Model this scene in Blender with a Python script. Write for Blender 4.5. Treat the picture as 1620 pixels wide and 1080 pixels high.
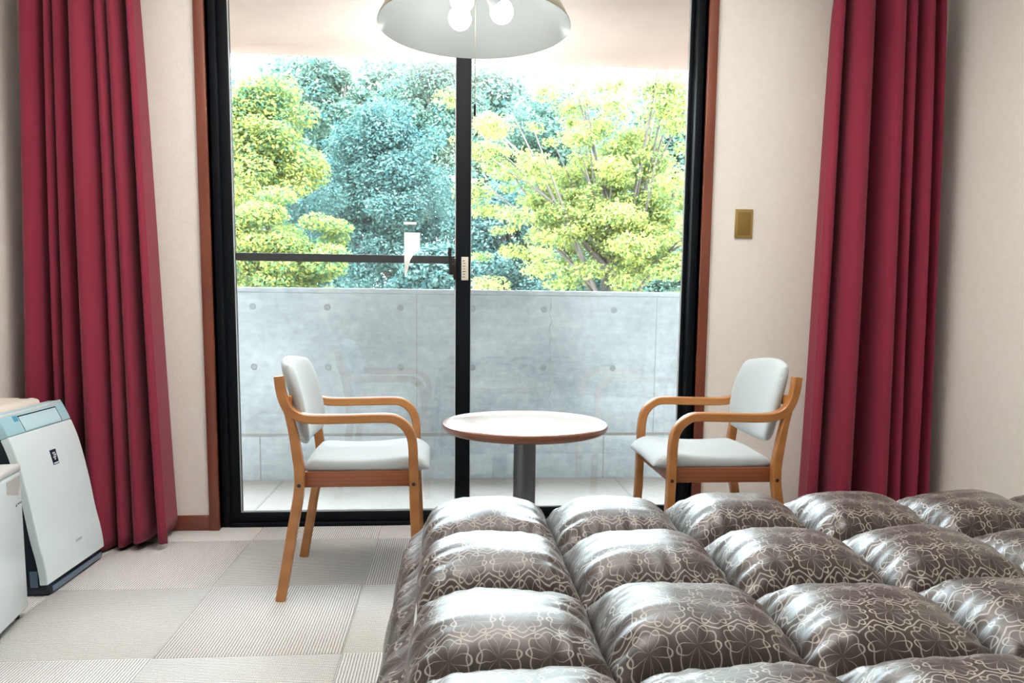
import bpy, bmesh, math, random
import numpy as np
from mathutils import Vector, Matrix, noise
for o in list(bpy.data.objects): bpy.data.objects.remove(o)
scene = bpy.context.scene
col = scene.collection
PI = math.pi
random.seed(7); rng = np.random.default_rng(7)

# ------------------------------------------------------------------ camera
CAM_H = 0.97
YAW, PITCH, ROLL = math.radians(4.7), math.radians(6.1), math.radians(0.63)
cam_data = bpy.data.cameras.new('camera')
cam_data.sensor_width = 36.0
cam_data.lens = 1170.0 / 1620.0 * 36.0
cam_data.shift_y = 67.0 / 1620.0
cam_data.clip_start = 0.02; cam_data.clip_end = 500
cam = bpy.data.objects.new('camera', cam_data); col.objects.link(cam)
F = Vector((math.sin(YAW)*math.cos(PITCH), math.cos(YAW)*math.cos(PITCH), -math.sin(PITCH)))
R0 = Vector((math.cos(YAW), -math.sin(YAW), 0)); U0 = R0.cross(F)
Rv = R0*math.cos(ROLL) + U0*math.sin(ROLL); Uv = U0*math.cos(ROLL) - R0*math.sin(ROLL)
cam.matrix_world = Matrix(((Rv.x, Uv.x, -F.x, 0), (Rv.y, Uv.y, -F.y, 0), (Rv.z, Uv.z, -F.z, CAM_H), (0, 0, 0, 1)))
scene.camera = cam

# ------------------------------------------------------------------ sky, sun, exposure
SKY, SUN, EXPO = 17.0, 3.0, 1.2
BULB = 7.0
ADDED_FILL = 140.0  # power of the fill spot added above the pendant shade
world = bpy.data.worlds.new('world'); scene.world = world; world.use_nodes = True
bg = world.node_tree.nodes['Background']
bg.inputs[0].default_value = (0.80, 0.92, 1.0, 1); bg.inputs[1].default_value = SKY
sd = bpy.data.lights.new('sun', 'SUN'); sd.energy = SUN; sd.angle = math.radians(2.0); sd.color = (1, 0.95, 0.85)
sun = bpy.data.objects.new('sun', sd); col.objects.link(sun)
sun.rotation_euler = Vector((0.35, 0.55, -1.0)).to_track_quat('-Z', 'Y').to_euler()
vs = scene.view_settings
vs.view_transform = 'Standard'; vs.look = 'None'; vs.gamma = 1.0; vs.use_curve_mapping = False; vs.exposure = EXPO

# ------------------------------------------------------------------ helpers
def obj(name, mesh, mat=None, parent=None, loc=None, rot=None):
    o = bpy.data.objects.new(name, mesh); col.objects.link(o)
    if mat is not None and mesh is not None and not mesh.materials: mesh.materials.append(mat)
    if parent is not None: o.parent = parent
    if loc is not None: o.location = loc
    if rot is not None: o.rotation_euler = rot
    return o
def empty(name, loc=(0, 0, 0), rz=0.0, parent=None):
    o = bpy.data.objects.new(name, None); col.objects.link(o); o.empty_display_size = .05
    o.location = loc; o.rotation_euler = (0, 0, rz)
    if parent is not None: o.parent = parent
    return o
def tag(o, label=None, cat=None, group=None, kind=None):
    if label: o['label'] = label
    if cat: o['category'] = cat
    if group: o['group'] = group
    if kind: o['kind'] = kind
    return o
def me_from_bm(name, bm, smooth=False, ang=None):
    bmesh.ops.recalc_face_normals(bm, faces=bm.faces)
    m = bpy.data.meshes.new(name); bm.to_mesh(m); bm.free()
    if smooth:
        for p in m.polygons: p.use_smooth = True
        if ang is not None:
            try: m.set_sharp_from_angle(angle=ang)
            except Exception: pass
    return m
def bm_box(bm, lo, hi, bevel=0.0, seg=2):
    r = bmesh.ops.create_cube(bm, size=1.0)
    vs_ = r['verts']
    for v in vs_:
        v.co = Vector([lo[i] + (v.co[i]+.5)*(hi[i]-lo[i]) for i in range(3)])
    if bevel > 0:
        es = list({e for v in vs_ for e in v.link_edges})
        bmesh.ops.bevel(bm, geom=es, offset=bevel, segments=seg, affect='EDGES', profile=.5)
def box_mesh(name, lo, hi, bevel=0.0, seg=2):
    bm = bmesh.new(); bm_box(bm, lo, hi, bevel, seg)
    return me_from_bm(name, bm, bevel > 0, math.radians(50))
def box(name, lo, hi, mat, parent=None, bevel=0.0, seg=2):
    return obj(name, box_mesh(name, lo, hi, bevel, seg), mat, parent)
def boxes(name, lst, mat, parent=None, bevel=0.0):
    bm = bmesh.new()
    for lo, hi in lst: bm_box(bm, lo, hi, bevel)
    return obj(name, me_from_bm(name, bm, bevel > 0, math.radians(50)), mat, parent)
def bm_lathe(bm, prof, seg=48, center=(0, 0, 0), cap=False):
    rings = []
    for r, z in prof:
        ring = [bm.verts.new((center[0]+r*math.cos(2*PI*k/seg), center[1]+r*math.sin(2*PI*k/seg), center[2]+z)) for k in range(seg)]
        rings.append(ring)
    for a, b in zip(rings[:-1], rings[1:]):
        for k in range(seg):
            bm.faces.new((a[k], a[(k+1) % seg], b[(k+1) % seg], b[k]))
    if cap:
        bm.faces.new(rings[0][::-1]); bm.faces.new(rings[-1])
def lathe(name, prof, mat, parent=None, seg=48, cap=True, loc=None, smooth=True):
    bm = bmesh.new(); bm_lathe(bm, prof, seg, cap=cap)
    return obj(name, me_from_bm(name, bm, smooth, math.radians(40)), mat, parent, loc)
def bm_sweep(bm, pts, half_w, half_t, normals_plane='xz', ch=0.006, y0=0.0, taper=None):
    """sweep a chamfered rectangle along a path of (x,z) points; width runs along y"""
    P = [Vector((p[0], 0, p[1])) for p in pts]
    rings = []
    n = len(P)
    for i in range(n):
        t = (P[min(i+1, n-1)] - P[max(i-1, 0)]).normalized()
        nrm = Vector((-t.z, 0, t.x))
        ht = half_t if taper is None else half_t*taper[i]
        sec = [(-half_w+ch, -ht), (half_w-ch, -ht), (half_w, -ht+ch), (half_w, ht-ch), (half_w-ch, ht), (-half_w+ch, ht), (-half_w, ht-ch), (-half_w, -ht+ch)]
        rings.append([bm.verts.new(P[i] + nrm*b + Vector((0, y0+a, 0))) for a, b in sec])
    for a, b in zip(rings[:-1], rings[1:]):
        for k in range(8): bm.faces.new((a[k], a[(k+1) % 8], b[(k+1) % 8], b[k]))
    bm.faces.new(rings[0][::-1]); bm.faces.new(rings[-1])
def spline(pts, n=60):
    """Catmull-Rom through 2D/3D points, evenly resampled"""
    P = [np.array(p, float) for p in pts]
    P = [2*P[0]-P[1]] + P + [2*P[-1]-P[-2]]
    out = []
    for i in range(1, len(P)-2):
        for s in np.linspace(0, 1, 12, endpoint=False):
            a, b, c, d = P[i-1], P[i], P[i+1], P[i+2]
            out.append(.5*((2*b) + (c-a)*s + (2*a-5*b+4*c-d)*s*s + (3*b-a-3*c+d)*s**3))
    out.append(P[-2]); out = np.array(out)
    L = np.concatenate([[0], np.cumsum(np.linalg.norm(np.diff(out, axis=0), axis=1))])
    q = np.linspace(0, L[-1], n)
    return np.stack([np.interp(q, L, out[:, k]) for k in range(out.shape[1])], 1)
def tube_mesh(name, pts, radii, seg=8, smooth=True):
    P = [Vector(p) for p in pts]; n = len(P); bm = bmesh.new(); rings = []
    up = Vector((0.3, 0.2, 1)).normalized()
    for i in range(n):
        t = (P[min(i+1, n-1)]-P[max(i-1, 0)]).normalized()
        a = t.cross(up)
        if a.length < 1e-3: a = t.cross(Vector((1, 0, 0)))
        a.normalize(); b = t.cross(a)
        r = radii[i] if hasattr(radii, '__len__') else radii
        rings.append([bm.verts.new(P[i] + (a*math.cos(2*PI*k/seg) + b*math.sin(2*PI*k/seg))*r) for k in range(seg)])
    for a, b in zip(rings[:-1], rings[1:]):
        for k in range(seg): bm.faces.new((a[k], a[(k+1) % seg], b[(k+1) % seg], b[k]))
    bm.faces.new(rings[0][::-1]); bm.faces.new(rings[-1])
    return me_from_bm(name, bm, smooth, math.radians(60))
def grid_mesh(name, V, uv=None, smooth=True):
    """V: (n,m,3) array of points"""
    n, m = V.shape[:2]
    me = bpy.data.meshes.new(name)
    idx = np.arange(n*m).reshape(n, m)
    f = np.stack([idx[:-1, :-1], idx[1:, :-1], idx[1:, 1:], idx[:-1, 1:]], -1).reshape(-1, 4)
    me.from_pydata(V.reshape(-1, 3).tolist(), [], f.tolist())
    if uv is not None:
        l = me.uv_layers.new(name='UVMap')
        li = np.empty(len(me.loops), np.int32); me.loops.foreach_get('vertex_index', li)
        l.data.foreach_set('uv', uv.reshape(-1, 2)[li].astype(np.float32).ravel())
    if smooth:
        me.polygons.foreach_set('use_smooth', np.ones(len(me.polygons), bool))
    me.update()
    return me

# ------------------------------------------------------------------ materials
def mat(name, color=(.8, .8, .8), rough=.5, metal=0.0, spec=.5, coat=0.0, sheen=0.0, emis=None, estr=0.0):
    m = bpy.data.materials.new(name); m.use_nodes = True
    b = m.node_tree.nodes['Principled BSDF']
    b.inputs['Base Color'].default_value = (*color, 1); b.inputs['Roughness'].default_value = rough
    b.inputs['Metallic'].default_value = metal; b.inputs['Specular IOR Level'].default_value = spec
    b.inputs['Coat Weight'].default_value = coat; b.inputs['Sheen Weight'].default_value = sheen
    if emis: b.inputs['Emission Color'].default_value = (*emis, 1); b.inputs['Emission Strength'].default_value = estr
    return m
class NT:
    def __init__(s, m): s.t = m.node_tree; s.n = s.t.nodes; s.l = s.t.links; s.b = s.n.get('Principled BSDF')
    def node(s, typ, **kw):
        n = s.n.new(typ)
        for k, v in kw.items(): setattr(n, k, v)
        return n
    def link(s, a, b): s.l.new(a, b)
    def val(s, inp, v):
        if isinstance(v, bpy.types.NodeSocket): s.l.new(v, inp)
        else: inp.default_value = v
    def math(s, op, a, b=0.0, c=0.0, clamp=False):
        n = s.node('ShaderNodeMath', operation=op); n.use_clamp = clamp
        s.val(n.inputs[0], a); s.val(n.inputs[1], b)
        if op in ('MULTIPLY_ADD', 'SMOOTH_MIN', 'COMPARE', 'WRAP'): s.val(n.inputs[2], c)
        return n.outputs[0]
    def mix(s, fac, a, b):
        n = s.node('ShaderNodeMix', data_type='RGBA'); s.val(n.inputs[0], fac)
        for i, v in ((6, a), (7, b)):
            if isinstance(v, bpy.types.NodeSocket): s.l.new(v, n.inputs[i])
            else: n.inputs[i].default_value = (*v, 1)
        return n.outputs[2]
    def noise(s, vec, scale, detail=3.0, rough=.5):
        n = s.node('ShaderNodeTexNoise'); n.inputs['Scale'].default_value = scale
        n.inputs['Detail'].default_value = detail; n.inputs['Roughness'].default_value = rough
        if vec is not None: s.l.new(vec, n.inputs['Vector'])
        return n.outputs['Fac']
    def ramp(s, fac, stops):
        n = s.node('ShaderNodeValToRGB'); s.l.new(fac, n.inputs[0]); e = n.color_ramp.elements
        while len(e) < len(stops): e.new(.5)
        for k, (p, c) in enumerate(stops): e[k].position = p; e[k].color = (*c, 1)
        return n.outputs[0]
    def coord(s, which='Object', scale=None):
        c = s.node('ShaderNodeTexCoord').outputs[which]
        if scale is not None:
            mp = s.node('ShaderNodeMapping'); mp.inputs['Scale'].default_value = scale
            s.l.new(c, mp.inputs[0]); c = mp.outputs[0]
        return c
    def bump(s, h, strength=.3, dist=.002):
        n = s.node('ShaderNodeBump'); n.inputs['Strength'].default_value = strength; n.inputs['Distance'].default_value = dist
        s.l.new(h, n.inputs['Height']); s.l.new(n.outputs[0], s.b.inputs['Normal'])
    def base(s, c): s.l.new(c, s.b.inputs['Base Color'])

def m_wallpaper():
    m = mat('wallpaper', (.72, .67, .61), .85, spec=.2); t = NT(m); c = t.coord()
    n1 = t.noise(c, 170, 2); n2 = t.noise(c, 30, 3); v = t.node('ShaderNodeTexVoronoi'); v.inputs['Scale'].default_value = 140; t.link(c, v.inputs['Vector'])
    t.base(t.mix(n2, (.79, .76, .715), (.86, .835, .80)))
    t.bump(t.math('ADD', n1, v.outputs['Distance']), .22, .002); return m
def m_wood(name, c1, c2, scale=(1, 1, 1), rough=.4, coat=.15):
    m = mat(name, c1, rough, coat=coat); t = NT(m); c = t.coord('Object', scale)
    n = t.noise(c, 10, 5, .6); w = t.node('ShaderNodeTexWave', wave_type='BANDS', bands_direction='Z')
    w.inputs['Scale'].default_value = 4; w.inputs['Distortion'].default_value = 3; w.inputs['Detail'].default_value = 3; t.link(c, w.inputs['Vector'])
    t.base(t.mix(t.math('MULTIPLY_ADD', w.outputs['Fac'], .5, t.math('MULTIPLY', n, .5)), c1, c2))
    t.bump(n, .08, .001); return m
def m_carpet():
    m = mat('carpet_loop', (.5, .48, .45), .95, spec=.1); t = NT(m); c = t.coord('Object')
    sp = t.node('ShaderNodeSeparateXYZ'); t.link(c, sp.inputs[0])
    rnd = t.node('ShaderNodeObjectInfo').outputs['Random']
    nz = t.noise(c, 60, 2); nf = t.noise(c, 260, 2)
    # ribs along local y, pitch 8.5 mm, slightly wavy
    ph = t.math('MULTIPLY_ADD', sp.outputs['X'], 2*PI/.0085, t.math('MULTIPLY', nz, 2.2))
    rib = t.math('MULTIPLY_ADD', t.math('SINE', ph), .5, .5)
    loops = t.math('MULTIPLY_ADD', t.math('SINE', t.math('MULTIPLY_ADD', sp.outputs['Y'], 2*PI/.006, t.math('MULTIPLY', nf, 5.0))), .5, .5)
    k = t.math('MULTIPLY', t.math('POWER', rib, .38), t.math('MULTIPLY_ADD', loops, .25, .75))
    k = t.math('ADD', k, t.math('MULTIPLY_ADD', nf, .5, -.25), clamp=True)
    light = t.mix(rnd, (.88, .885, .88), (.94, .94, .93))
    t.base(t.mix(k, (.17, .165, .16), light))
    t.bump(k, .45, .003); return m
def m_concrete(name, c1, c2, rough=.85):
    m = mat(name, c1, rough, spec=.25); t = NT(m); c = t.coord()
    a = t.noise(c, 1.6, 6, .65); b = t.noise(c, 22, 5, .7); d = t.noise(t.coord('Object', (1, 1, 6)), 5, 4, .6)
    f = t.math('MULTIPLY_ADD', a, .5, t.math('MULTIPLY_ADD', b, .3, t.math('MULTIPLY', d, .2)))
    t.base(t.ramp(f, [(.36, c1), (.64, c2)]))
    t.bump(b, .25, .003); return m
def m_fabric(name, c1, c2, scale=700, rough=.9, sheen=.2):
    m = mat(name, c1, rough, spec=.2, sheen=sheen); t = NT(m); c = t.coord()
    w1 = t.node('ShaderNodeTexWave', bands_direction='DIAGONAL'); w1.inputs['Scale'].default_value = scale/6; t.link(c, w1.inputs['Vector'])
    n = t.noise(c, scale, 2)
    k = t.math('MULTIPLY_ADD', w1.outputs['Fac'], .5, t.math('MULTIPLY', n, .5))
    t.base(t.mix(k, c1, c2)); t.bump(k, .25, .001); return m
def m_glass():
    m = bpy.data.materials.new('window_glass'); m.use_nodes = True; nt = m.node_tree; nt.nodes.remove(nt.nodes['Principled BSDF'])
    out = nt.nodes['Material Output']
    tr = nt.nodes.new('ShaderNodeBsdfTransparent'); tr.inputs[0].default_value = (.97, .985, .985, 1)
    gl = nt.nodes.new('ShaderNodeBsdfGlossy'); gl.inputs['Roughness'].default_value = 0.0
    fr = nt.nodes.new('ShaderNodeFresnel'); fr.inputs[0].default_value = 1.7
    mx = nt.nodes.new('ShaderNodeMixShader')
    nt.links.new(fr.outputs[0], mx.inputs[0]); nt.links.new(tr.outputs[0], mx.inputs[1]); nt.links.new(gl.outputs[0], mx.inputs[2])
    nt.links.new(mx.outputs[0], out.inputs[0]); return m
def m_paper(name, c):
    m = bpy.data.materials.new(name); m.use_nodes = True; t = NT(m); nt = m.node_tree; nt.nodes.remove(t.b)
    d = t.node('ShaderNodeBsdfDiffuse'); tl = t.node('ShaderNodeBsdfTranslucent')
    d.inputs[0].default_value = tl.inputs[0].default_value = (*c, 1)
    mx = t.node('ShaderNodeMixShader'); mx.inputs[0].default_value = .5
    t.link(d.outputs[0], mx.inputs[1]); t.link(tl.outputs[0], mx.inputs[2]); t.link(mx.outputs[0], nt.nodes['Material Output'].inputs[0]); return m
def m_leaf(name, dark, light, transl=.45):
    m = bpy.data.materials.new(name); m.use_nodes = True; t = NT(m); nt = m.node_tree; nt.nodes.remove(t.b)
    geo = t.node('ShaderNodeNewGeometry'); c = t.coord()
    n = t.noise(c, .9, 2)
    k = t.math('MULTIPLY_ADD', geo.outputs['Random Per Island'], .55, t.math('MULTIPLY', n, .45))
    colr = t.ramp(k, [(.2, dark), (.75, light)])
    d = t.node('ShaderNodeBsdfDiffuse'); tl = t.node('ShaderNodeBsdfTranslucent')
    t.link(colr, d.inputs[0]); t.link(colr, tl.inputs[0])
    mx = t.node('ShaderNodeMixShader'); mx.inputs[0].default_value = transl
    t.link(d.outputs[0], mx.inputs[1]); t.link(tl.outputs[0], mx.inputs[2])
    t.link(mx.outputs[0], nt.nodes['Material Output'].inputs[0]); return m
def m_duvet():  # satin with woven flower outlines
    m = mat('floral_satin', (.1, .08, .075), .4, spec=.5, sheen=.0); t = NT(m)
    uv = t.node('ShaderNodeUVMap'); uv.uv_map = 'UVMap'
    sp = t.node('ShaderNodeSeparateXYZ'); t.link(uv.outputs[0], sp.inputs[0])
    wob = t.node('ShaderNodeTexNoise'); wob.inputs['Scale'].default_value = 30; t.link(uv.outputs[0], wob.inputs['Vector'])
    ws = t.node('ShaderNodeSeparateColor'); t.link(wob.outputs['Color'], ws.inputs[0])
    X = t.math('MULTIPLY_ADD', ws.outputs[0], .008, sp.outputs[0]); Y = t.math('MULTIPLY_ADD', ws.outputs[1], .008, sp.outputs[1])
    S = .074; SY = S*math.sqrt(3)
    def cell(ox, oy):
        cx = t.math('SUBTRACT', t.math('FLOORED_MODULO', t.math('ADD', X, ox), S), S/2)
        cy = t.math('SUBTRACT', t.math('FLOORED_MODULO', t.math('ADD', Y, oy), SY), SY/2)
        return cx, cy
    ax, ay = cell(0, 0); bx, by = cell(S/2, SY/2)
    ra = t.math('SQRT', t.math('MULTIPLY_ADD', ax, ax, t.math('MULTIPLY', ay, ay)))
    rb = t.math('SQRT', t.math('MULTIPLY_ADD', bx, bx, t.math('MULTIPLY', by, by)))
    sel = t.math('LESS_THAN', rb, ra)
    def pick(a, b): return t.math('MULTIPLY_ADD', t.math('SUBTRACT', b, a), sel, a)
    px, py, r = pick(ax, bx), pick(ay, by), t.math('MINIMUM', ra, rb)
    th = t.math('ARCTAN2', py, px)
    # six petals drawn as outlines, then a ring of loops between neighbours
    pr = t.math('MULTIPLY', t.math('POWER', t.math('ABSOLUTE', t.math('COSINE', t.math('MULTIPLY', th, 3.0))), .95), S*.455)
    d1 = t.math('ABSOLUTE', t.math('SUBTRACT', r, pr))
    edge = t.math('ABSOLUTE', t.math('SUBTRACT', t.math('MAXIMUM', ra, rb), t.math('MINIMUM', ra, rb)))
    l1 = t.math('LESS_THAN', d1, .0014)
    big = t.math('SUBTRACT', t.math('MULTIPLY_ADD', t.math('COSINE', t.math('MULTIPLY', th, 6.0)), -S*.05, S*.40), r)
    l2 = t.math('LESS_THAN', t.math('ABSOLUTE', big), .0012)
    # hexagonal net of fine links between the flowers
    l3 = t.math('LESS_THAN', edge, .0022)
    line = t.math('MAXIMUM', t.math('MAXIMUM', l1, l3), t.math('MULTIPLY', l2, .8), clamp=True)
    weave = t.noise(uv.outputs[0], 900, 2)
    t.base(t.mix(line, (.026, .015, .011), (.36, .33, .30)))
    t.link(t.math('MULTIPLY_ADD', line, .18, .42), t.b.inputs['Roughness'])
    t.b.inputs['Sheen Roughness'].default_value = .4; t.b.inputs['IOR'].default_value = 1.5; t.b.inputs['Coat Weight'].default_value = 1.0; t.b.inputs['Coat Roughness'].default_value = .45; t.b.inputs['Coat IOR'].default_value = 1.5; t.b.inputs['Specular IOR Level'].default_value = .3
    t.bump(t.math('MULTIPLY_ADD', line, .7, t.math('MULTIPLY', weave, .3)), .25, .001)
    return m

M = dict(
    wall=m_wallpaper(), ceil=mat('ceiling_paint', (.80, .78, .74), .9, spec=.2),
    redwood=m_wood('red_brown_wood', (.15, .034, .017), (.22, .058, .030), (1, 1, .15), .35, .2),
    beech=m_wood('beech_lamination', (.38, .145, .038), (.50, .215, .062), (1, 6, 1), .35, .25),
    apron=m_wood('apron_wood', (.26, .075, .03), (.36, .12, .05), (.4, 1, 6), .4, .2),
    black=mat('black_aluminium', (.005, .007, .010), .5, .0, .12), dark_metal=mat('latch_metal', (.03, .027, .025), .4, .6),
    carpet=m_carpet(), backing=mat('carpet_backing', (.25, .23, .21), .95, spec=.1),
    parapet=m_concrete('fair_faced_concrete', (.185, .205, .22), (.375, .393, .403)),
    balcony=m_concrete('balcony_screed', (.22, .20, .185), (.30, .28, .26)),
    soffit=m_concrete('painted_soffit', (.21, .145, .135), (.27, .195, .185)), hole_shade=mat('tie_hole', (.18, .19, .20), .9),  # tie hole grey has the shade of the recess put into its colour
    glass=m_glass(), steel=mat('grey_steel', (.16, .18, .20), .35, .7), bolt=mat('bolt_black', (.012, .01, .01), .5),
    seat=m_fabric('grey_weave', (.36, .41, .43), (.56, .62, .64), 600), curtain=m_fabric('crimson_cloth', (.205, .018, .042), (.295, .030, .064), 900, .85, .15),
    brass=mat('brass_plate', (.45, .31, .11), .35, .75), brass_dark=mat('brass_inset', (.30, .20, .06), .45, .6),
    white=mat('white_gloss_plastic', (.80, .92, .97), .18, coat=.4), white2=mat('white_plastic', (.78, .90, .96), .3),
    cyan=mat('pale_blue_panel', (.42, .70, .80), .12, coat=.5), cyan2=mat('display_window', (.60, .86, .93), .1, coat=.6),
    navy=mat('navy_plastic', (.012, .018, .035), .25), navy_clear=mat('smoked_trim', (.10, .16, .24), .12, coat=.6), cream=mat('cream_plastic', (.78, .74, .66), .4),
    grey=mat('grey_plastic', (.50, .50, .49), .4), ltgrey=mat('light_grey_plastic', (.66, .68, .69), .35), ink=mat('ink', (.05, .07, .09), .6), paper=m_paper('sticker_paper', (.88, .85, .83)),
    label=mat('metal_label', (.62, .58, .50), .5), shade_out=mat('olive_bronze_shade', (.18, .15, .09), .35, .4), shade_in=mat('pale_grey_enamel', (.55, .60, .60), .22, coat=.3),
    bulb=mat('lit_bulb', (1, 1, 1), .4, emis=(1, .97, .92), estr=BULB), cord=mat('pull_cord', (.55, .50, .40), .8),
    laminate=None, duvet=m_duvet(), mattress=m_fabric('mattress_ticking', (.6, .58, .54), (.7, .68, .64), 500), bedbase=mat('bed_base', (.10, .06, .04), .6),
    bark=m_concrete('bark', (.035, .028, .024), (.085, .072, .062)), grass=m_concrete('leaf_litter_ground', (.14, .13, .09), (.28, .25, .18)), plaster=mat('outer_render', (.6, .55, .5), .9),
    mesh=None, rubber=mat('glazing_gasket', (.55, .58, .60), .35))
M['laminate'] = m_wood('pale_wood_laminate', (.42, .33, .27), (.50, .41, .35), (8, 1, 1), .3, .35)

# ------------------------------------------------------------------ room shell
WL, WR, WB, WF, CEIL = -1.69, 2.13, 3.17, -.85, 2.55
OL, OR, OH = -0.984, 1.072, 2.41          # window opening in the back wall
T = .16
floor = empty('floor'); tag(floor, 'greige loop pile carpet tiles laid in quarter-turned squares', None, kind='structure')
TS = .51
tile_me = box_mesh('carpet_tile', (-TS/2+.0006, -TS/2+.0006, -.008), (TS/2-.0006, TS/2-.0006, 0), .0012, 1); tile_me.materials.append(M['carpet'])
x0 = -.303 - 3*TS; y0 = 3.02 - 12*TS
first = True
for i in range(9):
    for j in range(13):
        cx_, cy_ = x0+(i+.5)*TS, y0+(j+.5)*TS
        lo = (max(cx_-TS/2, WL), max(cy_-TS/2, WF)); hi = (min(cx_+TS/2, WR), min(cy_+TS/2, WB+.03))
        if hi[0]-lo[0] < .01 or hi[1]-lo[1] < .01: continue
        cut = (hi[0]-lo[0] < TS-.001) or (hi[1]-lo[1] < TS-.001)
        turn = (i+j) % 2
        me_ = tile_me
        if cut:
            g = .0006
            a, b = (lo[0]-cx_+g, lo[1]-cy_+g), (hi[0]-cx_-g, hi[1]-cy_-g)
            if turn: a, b = (a[1], -b[0]), (b[1], -a[0])
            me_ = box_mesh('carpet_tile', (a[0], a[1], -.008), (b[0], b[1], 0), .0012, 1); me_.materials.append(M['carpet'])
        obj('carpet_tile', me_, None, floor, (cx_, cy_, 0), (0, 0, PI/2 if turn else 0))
box('subfloor', (WL-T, WF-T, -.20), (WR+T, WB+.14, -.0082), M['backing'], floor)
tag(box('ceiling', (WL-T, WF-T, CEIL), (WR+T, WB+T, CEIL+.35), M['ceil']), 'plain off-white ceiling of the room', kind='structure')
tag(boxes('wall_back', [((WL-T, WB, -.2), (OL, WB+T, CEIL)), ((OR, WB, -.2), (WR+T, WB+T, CEIL)), ((OL, WB, OH), (OR, WB+T, CEIL)), ((OL, WB+.14, -.2), (OR, WB+T, -.005))], M['wall']), 'beige textured wallpaper wall around the sliding glass door', kind='structure')
tag(box('wall_left', (WL-T, WF, -.2), (WL, WB, CEIL), M['wall']), 'beige textured wallpaper wall behind the air purifier', kind='structure')
tag(box('wall_right', (WR, WF, -.2), (WR+T, WB, CEIL), M['wall']), 'pale beige wallpaper wall alongside the bed', kind='structure')
tag(box('wall_front', (WL-T, WF-T, -.2), (WR+T, WF, CEIL), M['wall']), 'beige wallpaper wall facing the window', kind='structure')
for nm, a, b in (('baseboard_left', WL+.0, OL-.04), ('baseboard_right', OR+.04, WR)):
    tag(box(nm, (a, WB-.012, 0), (b, WB, .066), M['redwood'], bevel=.003), 'low red-brown wooden skirting board under the wallpaper', kind='structure')
# wooden casing around the opening
for nm, a, b, lb in (('trim_1', OL-.040, OL, 'left'), ('trim_2', OR, OR+.040, 'right')):
    tag(box(nm, (a, WB-.016, 0), (b, WB+.045, OH+.04), M['redwood'], bevel=.002), 'narrow red-brown wooden door casing, the one beside the ' + ('baseboard and left-hand curtain' if lb == 'left' else 'brass wall plate'), kind='structure')
tag(box('trim_3', (OL, WB-.016, OH), (OR, WB+.045, OH+.04), M['redwood'], bevel=.002), 'red-brown wooden head casing above the sliding door', kind='structure')

# ------------------------------------------------------------------ sliding glass door
win = empty('window_1', (0, 0, 0)); tag(win, 'black aluminium sliding glass door opening onto the balcony', kind='structure')
FY0, FY1 = WB+.035, WB+.14
box('jamb', (OL, FY0, 0), (OL+.030, FY1, OH), M['black'], win, .002)
box('jamb', (OR-.030, FY0, 0), (OR, FY1, OH), M['black'], win, .002)
box('head', (OL+.030, FY0, OH-.035), (OR-.030, FY1, OH), M['black'], win, .002)
box('sill_track', (OL+.030, FY0, -.004), (OR-.030, FY1, .014), M['black'], win, .002)
def sash(x0, x1, y, stile_l, stile_r, name='sash'):
    z0, z1 = .015, OH-.036; d = .032; rb, rt = .042, .045
    s = boxes(name, [((x0, y, z0), (x0+stile_l, y+d, z1)), ((x1-stile_r, y, z0), (x1, y+d, z1)), ((x0+stile_l, y, z0), (x1-stile_r, y+d, z0+rb)), ((x0+stile_l, y, z1-rt), (x1-stile_r, y+d, z1))], M['black'], win, .002)
    gx0, gx1, gz0, gz1 = x0+stile_l, x1-stile_r, z0+rb, z1-rt
    box('pane', (gx0-.004, y+d*.5-.0025, gz0-.004), (gx1+.004, y+d*.5+.0025, gz1+.004), M['glass'], s)
    g = .004
    boxes('gasket', [((gx0, y+d*.5-.006, gz0), (gx0+g, y+d*.5-.0026, gz1)), ((gx1-g, y+d*.5-.006, gz0), (gx1, y+d*.5-.0026, gz1)), ((gx0+g, y+d*.5-.006, gz0), (gx1-g, y+d*.5-.0026, gz0+g)), ((gx0+g, y+d*.5-.006, gz1-g), (gx1-g, y+d*.5-.0026, gz1))], M['rubber'], s)
    return s, (gx0, gx1, gz0, gz1, y, d)
SY0 = WB+.052
sash_in, gi = sash(OL+.031, .080, SY0, .040, .063)
sash_out, go = sash(.022, OR-.031, SY0+.038, .058, .014)
# crescent latch and its metal label on the meeting stile
bm = bmesh.new(); bm_box(bm, (.006, SY0-.018, 1.075), (.020, SY0-.0005, 1.165), .003); bm_box(bm, (-.012, SY0-.030, 1.095), (.008, SY0-.008, 1.140), .004)
obj('latch_case', me_from_bm('latch_case', bm, True, .8), M['dark_metal'], sash_in)
lv = spline([(-.004, 1.108), (-.006, 1.150), (-.010, 1.185), (-.006, 1.207)], 14)
bm = bmesh.new(); bm_sweep(bm, lv, .006, .0075, ch=.002, y0=SY0-.028)
obj('latch_lever', me_from_bm('latch_lever', bm, True, .8), M['dark_metal'], sash_in)
lab = box('latch_label', (.041, SY0-.003, 1.073), (.071, SY0-.0002, 1.172), M['label'], sash_in, .001)
for k in range(7):
    zz = 1.085+k*.0115; w = .010+.006*random.random()
    box('print', (.046+.003*(k % 2), SY0-.0036, zz), (.046+w, SY0-.003, zz+.003), M['ink'], sash_in)
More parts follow.
